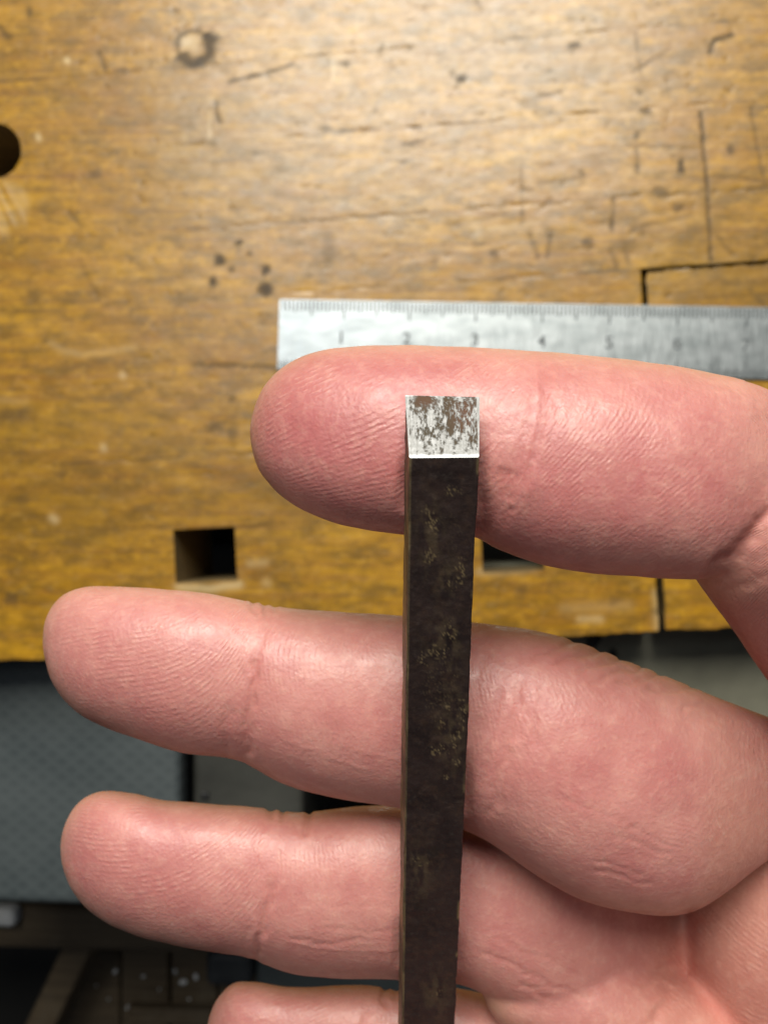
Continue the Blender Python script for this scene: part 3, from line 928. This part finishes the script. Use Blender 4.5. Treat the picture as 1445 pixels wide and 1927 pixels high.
def tube(pts, m=48):
    """sweep of circles through (px, py, depth mm, radius mm), round ends"""
    q = np.array(pts, float)
    C = P(q[:, 0], q[:, 1], q[:, 2] * 1e-3); rad = q[:, 3] * 1e-3
    t = np.arange(len(q)); tq = np.linspace(0, len(q) - 1, 24 * (len(q) - 1) + 1)
    C = np.stack([np.interp(tq, t, C[:, k]) for k in range(3)], -1); rad = np.interp(tq, t, rad)
    for _ in range(60 if len(q) > 2 else 0):
        C[1:-1] += 0.5 * ((C[:-2] + C[2:]) / 2 - C[1:-1]); rad[1:-1] += 0.5 * ((rad[:-2] + rad[2:]) / 2 - rad[1:-1])
    T = np.gradient(C, axis=0); T /= np.linalg.norm(T, axis=1)[:, None]
    ph = np.linspace(R(88), 0, 14)
    C = np.concatenate([C[0] - T[0] * rad[0] * np.sin(ph)[:, None], C[1:-1], C[-1] + T[-1] * rad[-1] * np.sin(ph[::-1])[:, None]])
    r2 = np.concatenate([rad[0] * np.cos(ph), rad[1:-1], rad[-1] * np.cos(ph[::-1])])
    T = np.concatenate([np.repeat(T[:1], 14, 0), T[1:-1], np.repeat(T[-1:], 14, 0)])
    up = np.array([0.1, 0.2, 1.0]); rings = []
    for c, r, d in zip(C, r2, T):
        a = np.cross(d, up); a /= np.linalg.norm(a); b = np.cross(d, a)
        th = np.linspace(0, 2 * np.pi, m, endpoint=False)[:, None]
        rings.append(c + r * (np.cos(th) * a + np.sin(th) * b))
    addgrid(np.array(rings))


tube([(1462, 985, 114, 10.4), (1640, 1212, 124, 12.2), (1790, 1420, 138, 14.5)])           # base of the index finger
tube([(1572, 1755, 148, 21.9), (1590, 1900, 149, 21.5), (1660, 2010, 148, 22)])               # palm pad below the middle finger
tube([(1640, 1800, 150, 18), (1720, 1720, 150, 17), (1800, 1650, 150, 16)])
tube([(1000, 1850, 139, 6.5), (1150, 1915, 140, 8), (1290, 2010, 143, 11), (1450, 2120, 146, 15)])  # ring finger base into the palm
tube([(1200, 2130, 139, 10), (1500, 2200, 140, 16), (1800, 2100, 144, 22)])
tube([(1800, 1560, 146, 17), (1830, 1900, 148, 22), (1800, 2250, 150, 22)])
tube([(1850, 1850, 150, 22), (2300, 2050, 160, 23), (2800, 2250, 176, 25)])                # wrist
tube([(1750, 2380, 142, 17), (1350, 2470, 132, 12), (1080, 2460, 127, 10.6), (860, 2440, 126, 9.8), (740, 2430, 128, 7.5)])  # thumb closing on the bar

V = np.concatenate(PARTV); Q = np.concatenate(PARTQ)
me = bpy.data.meshes.new('hand_shells')
faces = [tuple(f) if f[2] != f[3] else tuple(f[:3]) for f in Q.tolist()]
me.from_pydata((V * 10).tolist(), [], faces)
tmp = bpy.data.objects.new('hand_shells', me); COL.objects.link(tmp)
md = tmp.modifiers.new('r', 'REMESH'); md.mode = 'VOXEL'; md.voxel_size = 0.0034; md.use_smooth_shade = True
dg = bpy.context.evaluated_depsgraph_get()
rm = bpy.data.meshes.new_from_object(tmp.evaluated_get(dg))
bpy.data.objects.remove(tmp); bpy.data.meshes.remove(me)
nv = len(rm.vertices)
V = np.empty(nv * 3); rm.vertices.foreach_get('co', V); V = V.reshape(-1, 3) / 10
E = np.empty(len(rm.edges) * 2, np.int32); rm.edges.foreach_get('vertices', E); E = E.reshape(-1, 2)
lt = np.empty(len(rm.polygons), np.int32); rm.polygons.foreach_get('loop_total', lt)
Q = np.empty(len(rm.loops), np.int32); rm.loops.foreach_get('vertex_index', Q)
assert (lt == 4).all(), 'remesh should give quads'
Q = Q.reshape(-1, 4)
bpy.data.meshes.remove(rm)
deg = np.bincount(E.ravel(), minlength=nv).astype(float)


def lap(X):
    out = np.empty_like(X)
    for k in range(X.shape[1]):
        out[:, k] = np.bincount(E[:, 0], X[E[:, 1], k], nv) + np.bincount(E[:, 1], X[E[:, 0], k], nv)
    return out / deg[:, None]


# soft mask: melt the joints where finger bases run into the palm
px, py, dd = project(V)
melt = sstep(1000, 1100, px) * sstep(1850, 1910, py) * sstep(1250, 1200, px) + sstep(1330, 1420, px) * sstep(700, 760, py) * sstep(1300, 1200, py) * .6
melt = melt + 0.22 * sstep(1215, 1250, px) * sstep(1715, 1735, py)
dl_, _t = linedist(px, py, [(1300, 1735), (1276, 1806), (1300, 1850), (1340, 1895), (1420, 1980)])
melt = melt + np.exp(-(dl_ / 30) ** 2) * sstep(1716, 1732, py)
melt = np.clip(melt + sstep(1500, 1600, px) + sstep(1990, 2050, py), 0, 1)[:, None]
for k in range(60):
    V += melt * 0.5 * (lap(V) - V)
for k in range(12):
    V += 0.5 * (lap(V) - V)
    V -= 0.42 * (lap(V) - V)
for k in range(3): V += 0.5 * (lap(V) - V)


# flesh gives way where the bar lies on it
qa = V - TL
ca, cb, cc_ = qa @ wv, qa @ tv, qa @ ax
back = cornersF[3][1]
mm = (cc_ > -.006) & (cc_ < BLEN + .002) & (cb > back - .004)
fall = sstep(0.0016, 0.0, np.maximum(-ca, ca - Wf)) * sstep(-.006, -.001, cc_)
V = V + tv * (np.maximum(back + 0.00002 - cb, 0) * fall * mm)[:, None]


def normals(V):
    a = V[Q[:, 2]] - V[Q[:, 0]]; b = V[Q[:, 3]] - V[Q[:, 1]]
    n = np.cross(a, b); out = np.zeros_like(V)
    for k in range(4):
        for c in range(3): out[:, c] += np.bincount(Q[:, k], n[:, c], nv)
    return out / np.maximum(np.linalg.norm(out, axis=1), 1e-12)[:, None]


NM = normals(V)
px, py, dd = project(V)
fid = np.full(nv, -1); rho = np.full(nv, 1.30); theta = np.zeros(nv)
yq = py.copy()
lim = [1400, 1320, 1230, 1250]
for k, f in enumerate(FING):
    yc, h, z, hd = f.at(px)
    v = (py - yc) / np.maximum(h, 6); ww = (dd - z) / np.maximum(hd, .0004)
    r = np.hypot(v, ww)
    m = (r < rho) & (px > f.xt - 15) & (px < lim[k])
    rho[m] = r[m]; fid[m] = k
    th = np.arctan2(v, -ww)
    theta[m] = th[m]; yq[m] = (yc + h * np.clip(th, -1.8, 1.8) * 0.93)[m]
camv = np.array([0, 0, CZ]) - V; camv /= np.linalg.norm(camv, axis=1)[:, None]
facing = (NM * camv).sum(1)

# creases and folds: polyline, width px, depth mm, finger id or None
CREASE = [
    ([(1022, 672), (1027, 740), (1012, 830), (985, 890), (960, 935), (942, 1010)], 8, .15, 0), ([(1046, 690), (1050, 760), (1030, 850)], 5, .08, 0), ([(1004, 850), (990, 900), (968, 965)], 5, .10, 0), ([(1070, 720), (1068, 800)], 5, .06, 0), ([(1002, 690), (1000, 780), (965, 900), (930, 985)], 7, .10, 0),
    ([(960, 880), (925, 960), (905, 1000)], 22, .30, 0),
    ([(1470, 940), (1420, 1000), (1385, 1036), (1338, 1076)], 14, .40, None), ([(1450, 1080), (1400, 1098), (1350, 1120)], 10, .12, None),
    ([(486, 1235), (480, 1275), (470, 1330), (463, 1380), (462, 1432)], 8, .30, 1), ([(505, 1140), (500, 1180), (486, 1235)], 9, .12, 1),
    ([(432, 1330), (424, 1370), (430, 1415)], 8, .10, 1),
    ([(475, 1120), (482, 1160)], 5, .22, 1), ([(492, 1120), (497, 1158)], 5, .2, 1), ([(512, 1125), (515, 1155)], 4, .15, 1),
    ([(985, 1270), (972, 1330), (960, 1380), (945, 1440), (930, 1500), (915, 1545)], 9, .17, 1), ([(940, 1290), (925, 1400), (905, 1480)], 6, .12, 1), ([(1022, 1280), (1006, 1340), (1012, 1410)], 5, .10, 1), ([(905, 1240), (898, 1330)], 5, .10, 1), ([(960, 1440), (940, 1520)], 5, .10, 1), ([(960, 1300), (1000, 1350), (1010, 1390)], 10, .08, 1),
    ([(1000, 1300), (985, 1350), (975, 1395)], 7, .12, 1),
    ([(1000, 1240), (1045, 1220), (1095, 1208)], 5, .20, 1), ([(1040, 1245), (1090, 1235), (1140, 1225)], 5, .22, 1), ([(1085, 1262), (1130, 1248), (1178, 1240)], 5, .24, 1),
    ([(1110, 1290), (1160, 1265), (1215, 1252)], 5, .20, 1), ([(1160, 1290), (1210, 1275), (1255, 1268)], 5, .22, 1), ([(1220, 1300), (1270, 1292), (1310, 1290)], 5, .2, 1),
    ([(1280, 1330), (1340, 1325), (1400, 1330)], 7, .15, 1),
    ([(1150, 1575), (1200, 1590), (1262, 1606)], 3.5, .08, 1), ([(1180, 1555), (1225, 1572), (1255, 1590)], 3.5, .08, 1), ([(1110, 1640), (1160, 1650), (1230, 1660)], 4, .08, 1),
    ([(1060, 1500), (1120, 1530), (1180, 1545)], 4, .07, 1), ([(1120, 1620), (1180, 1640), (1215, 1650)], 3.5, .08, 1),
    ([(512, 1660), (508, 1690), (500, 1740), (486, 1775), (480, 1806)], 8, .30, 2), ([(520, 1600), (515, 1630), (512, 1660)], 9, .10, 2),
    ([(468, 1740), (462, 1780)], 7, .08, 2),
    ([(504, 1505), (507, 1545)], 5, .28, 2), ([(526, 1510), (527, 1552)], 5, .30, 2), ([(582, 1512), (580, 1550), (572, 1570)], 6, .36, 2),
    ([(700, 1770), (620, 1777), (540, 1770)], 3.5, .07, 2), ([(755, 1750), (690, 1755), (600, 1742)], 3.5, .06, 2), ([(560, 1700), (640, 1702), (740, 1706)], 3.5, .05, 2),
    ([(900, 1790), (960, 1815), (1050, 1860), (1120, 1880)], 5, .10, 2), ([(930, 1770), (1020, 1800), (1100, 1840)], 4, .08, 2), ([(980, 1850), (1040, 1880)], 5, .1, 2),
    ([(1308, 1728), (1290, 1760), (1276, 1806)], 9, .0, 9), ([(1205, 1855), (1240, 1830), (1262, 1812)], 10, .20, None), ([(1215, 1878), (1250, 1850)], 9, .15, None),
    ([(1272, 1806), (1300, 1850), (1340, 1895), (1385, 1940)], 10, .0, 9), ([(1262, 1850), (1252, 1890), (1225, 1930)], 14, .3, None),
    ([(724, 1845), (728, 1866), (720, 1890)], 6, .3, 3), ([(742, 1850), (744, 1880)], 5, .25, 3), ([(690, 1900), (683, 1940)], 8, .2, 3)]
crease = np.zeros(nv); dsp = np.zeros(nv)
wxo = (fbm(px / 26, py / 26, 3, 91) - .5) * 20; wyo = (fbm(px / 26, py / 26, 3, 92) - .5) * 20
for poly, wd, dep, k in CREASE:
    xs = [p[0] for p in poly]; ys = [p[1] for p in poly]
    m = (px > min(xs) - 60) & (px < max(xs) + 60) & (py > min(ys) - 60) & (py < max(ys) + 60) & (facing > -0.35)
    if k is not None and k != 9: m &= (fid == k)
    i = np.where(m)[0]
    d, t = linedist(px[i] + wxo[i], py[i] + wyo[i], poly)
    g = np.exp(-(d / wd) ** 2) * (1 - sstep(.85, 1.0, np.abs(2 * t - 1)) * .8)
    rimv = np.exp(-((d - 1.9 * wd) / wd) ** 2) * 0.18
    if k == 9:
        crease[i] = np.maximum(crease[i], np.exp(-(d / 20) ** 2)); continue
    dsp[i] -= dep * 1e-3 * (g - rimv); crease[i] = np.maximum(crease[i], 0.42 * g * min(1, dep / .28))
# slight flesh unevenness
dsp += 0.00022 * (fbm(px / 70, yq / 70, 2, 15) - 0.5)
# raised thin dry-skin lines
for poly, wd, hgt in (([(535, 1392), (590, 1410), (640, 1432), (700, 1452)], 2.2, .05), ([(636, 1400), (700, 1420), (755, 1432)], 2.2, .04),
                      ([(540, 1772), (610, 1786), (700, 1790), (755, 1788)], 2.2, .05)):
    d, t = linedist(px + wxo * .5, py + wyo * .5, poly)
    dsp += hgt * 1e-3 * np.exp(-(d / wd) ** 2) * (facing > 0)
V = V + NM * dsp[:, None]

# friction-ridge fields: fit a cubic phase to hand-read ridge directions (degrees, up-right positive)
FIELDS = [
    (0, -99, 1000, 10.2, [(560, 720, 28), (640, 690, 25), (750, 680, 27), (900, 680, 42), (980, 700, 55), (1000, 740, 62), (520, 780, 30), (650, 780, 20), (740, 850, 15), (740, 940, 6),
                          (690, 920, 10), (640, 900, 22), (950, 800, 75), (560, 880, 15), (880, 760, 40), (700, 760, 22)]),
    (0, 1000, 1400, 9.6, [(1050, 730, 80), (1150, 740, 92), (1250, 740, 96), (1330, 760, 70), (1100, 1000, 33), (1180, 950, 30), (1300, 900, 27), (1400, 800, 40), (1240, 980, 24), (1100, 850, 60), (1380, 980, 28), (1050, 950, 50)]),
    (1, -99, 478, 9.0, [(150, 1170, 8), (200, 1200, 4), (300, 1170, 0), (300, 1200, 12), (400, 1220, 45), (440, 1230, 62), (130, 1290, 22), (220, 1345, 0), (300, 1335, 12), (350, 1320, 28), (420, 1300, 48), (450, 1340, 70), (120, 1200, 10), (250, 1260, 8), (340, 1250, 25), (420, 1390, 75)]),
    (1, 478, 950, 9.5, [(530, 1240, 90), (570, 1300, 92), (640, 1440, 82), (700, 1470, 65), (740, 1485, 45), (720, 1300, 95), (560, 1420, 92), (850, 1300, 100), (850, 1450, 80)]),
    (1, 950, 1330, 11.0, [(1000, 1400, -60), (1100, 1450, -40), (1200, 1550, -25), (1250, 1450, -30), (1100, 1600, -20), (1300, 1650, -15)]),
    (2, -99, 505, 9.2, [(200, 1540, 3), (260, 1560, 8), (340, 1610, 18), (440, 1665, 32), (490, 1650, 58), (150, 1640, -18), (160, 1660, -20), (240, 1720, 0), (370, 1720, 15), (460, 1735, 58), (300, 1660, 12), (180, 1600, 0), (480, 1700, 65)]),
    (2, 505, 900, 9.2, [(540, 1660, 90), (600, 1700, 92), (700, 1700, 95), (560, 1810, 80), (680, 1820, 60), (640, 1600, 100), (850, 1700, 90)]),
    (2, 900, 1240, 11.0, [(950, 1720, -50), (1050, 1780, -30), (1150, 1850, -25), (1200, 1780, 85)]),
    (3, -99, 690, 9.2, [(420, 1900, 10), (480, 1890, 14), (580, 1905, 22), (650, 1900, 40), (500, 1990, 8), (620, 2000, 30)]),
    (3, 690, 1260, 9.5, [(750, 1900, 90), (850, 1950, 90), (1000, 2000, 70)]),
    (-1, 1240, 1700, 9.4, [(1300, 1800, -48), (1345, 1830, -38), (1400, 1870, -26), (1430, 1840, -22), (1330, 1860, -50), (1300, 1850, -52), (1400, 1760, -40), (1440, 1920, -25), (1340, 1910, -48), (1350, 1780, -45)]),
]
phase = np.zeros(nv); amp = np.zeros(nv); own = np.ones(nv)
AMPS = [1.0, .6, 1.0, .6, .5, 1.0, .55, .4, .8, .4, .9]
for (k, x0, x1, per_, smp), A0 in zip(FIELDS, AMPS):
    s = np.array(smp, float); cx, cy = s[:, 0].mean(), s[:, 1].mean(); sc0 = 200.0
    X, Y = (s[:, 0] - cx) / sc0, (s[:, 1] - cy) / sc0
    a = np.radians(s[:, 2])
    nx, ny = np.sin(a), np.cos(a)                 # normal of an up-right tangent, image y down
    gx = lambda X, Y: np.stack([1 + 0 * X, 0 * X, 2 * X, Y, 0 * X, 3 * X * X, 2 * X * Y, Y * Y, 0 * X], -1)
    gy = lambda X, Y: np.stack([0 * X, 1 + 0 * X, 0 * X, X, 2 * Y, 0 * X, X * X, 2 * X * Y, 3 * Y * Y], -1)
    lam = 0.25 * np.diag([0, 0, .3, .3, .3, 1, 1, 1, 1])
    co = np.linalg.lstsq(np.concatenate([gx(X, Y), gy(X, Y), lam]), np.concatenate([nx, ny, np.zeros(9)]), rcond=None)[0]
    i = np.where((fid == k) & (px >= x0) & (px < x1))[0]
    X, Y = (px[i] - cx) / sc0, (yq[i] - cy) / sc0
    phi = np.stack([X, Y, X * X, X * Y, Y * Y, X ** 3, X * X * Y, X * Y * Y, Y ** 3], -1) @ co
    phase[i] = phi * sc0 * 2 * np.pi / per_
    e = A0 * np.ones(len(i))
    if x0 > 0: e *= sstep(x0, x0 + 25, px[i])
    if x1 < 1500: e *= sstep(x1, x1 - 18, px[i])
    amp[i] = e
    ind = np.zeros((nv, 1)); ind[i] = 1
    for _ in range(20): ind = lap(ind)
    own[i] = sstep(0.5, 0.98, ind[i, 0])
ct = np.where(fid >= 0, np.cos(theta), 0.8)
amp *= 1 - 0.55 * sstep(0.0, 0.7, np.where(fid >= 0, np.sin(theta), 0))
amp *= own * sstep(-0.05, 0.35, ct) * sstep(0.15, 0.65, facing)
amp *= 0.18 + 1.05 * sstep(0.35, 0.65, fbm(px / 75, py / 60, 3, 55))
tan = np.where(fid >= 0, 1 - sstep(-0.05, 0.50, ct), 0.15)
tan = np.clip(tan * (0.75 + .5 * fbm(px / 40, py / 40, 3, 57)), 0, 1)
palm = (fid < 0) & (py > 1500)
tan = np.where(palm, 0.35, tan)
# blood-flushed patches: tips, knuckle creases
red = np.zeros(nv)
for (x, y, rx_, ry_, s, k) in ((660, 810, 240, 150, 1.0, 0), (1150, 900, 260, 150, .65, 0), (980, 950, 110, 110, .7, 0), (280, 1260, 150, 90, .6, 1), (430, 1360, 60, 70, .55, 1), (640, 1330, 130, 90, .35, 1),
                            (960, 1330, 90, 120, .55, 1), (1150, 1460, 160, 80, .45, 1), (1250, 1680, 200, 60, .4, 1), (260, 1620, 140, 90, .75, 2), (470, 1740, 60, 60, .5, 2), (580, 1600, 80, 60, .3, 2),
                            (900, 1700, 100, 130, .3, 2), (1100, 1860, 160, 60, .35, 2), (500, 1930, 120, 60, .5, 3), (1400, 1150, 140, 160, .8, -1), (1400, 1030, 60, 60, .6, 0)):
    g = s * np.exp(-(((px - x) / rx_) ** 2 + ((py - y) / ry_) ** 2))
    red = np.where(fid == k, np.maximum(red, g), red)
red = np.where(palm, 0.75, red)  # palm reddened and darkened: partly flush, partly its shade put into the colour
red = np.where(fid > 0, red * 0.95, red)
red = np.clip(red * (0.7 + .6 * fbm(px / 50, py / 50, 3, 66)), 0, 1) * (1 - 0.6 * tan)
sm3 = np.stack([red, tan], -1)
for _ in range(180): sm3 = lap(sm3)
red, tan = sm3[:, 0], sm3[:, 1]
org = V[px > 2200].mean(0) if (px > 2200).any() else V.mean(0)
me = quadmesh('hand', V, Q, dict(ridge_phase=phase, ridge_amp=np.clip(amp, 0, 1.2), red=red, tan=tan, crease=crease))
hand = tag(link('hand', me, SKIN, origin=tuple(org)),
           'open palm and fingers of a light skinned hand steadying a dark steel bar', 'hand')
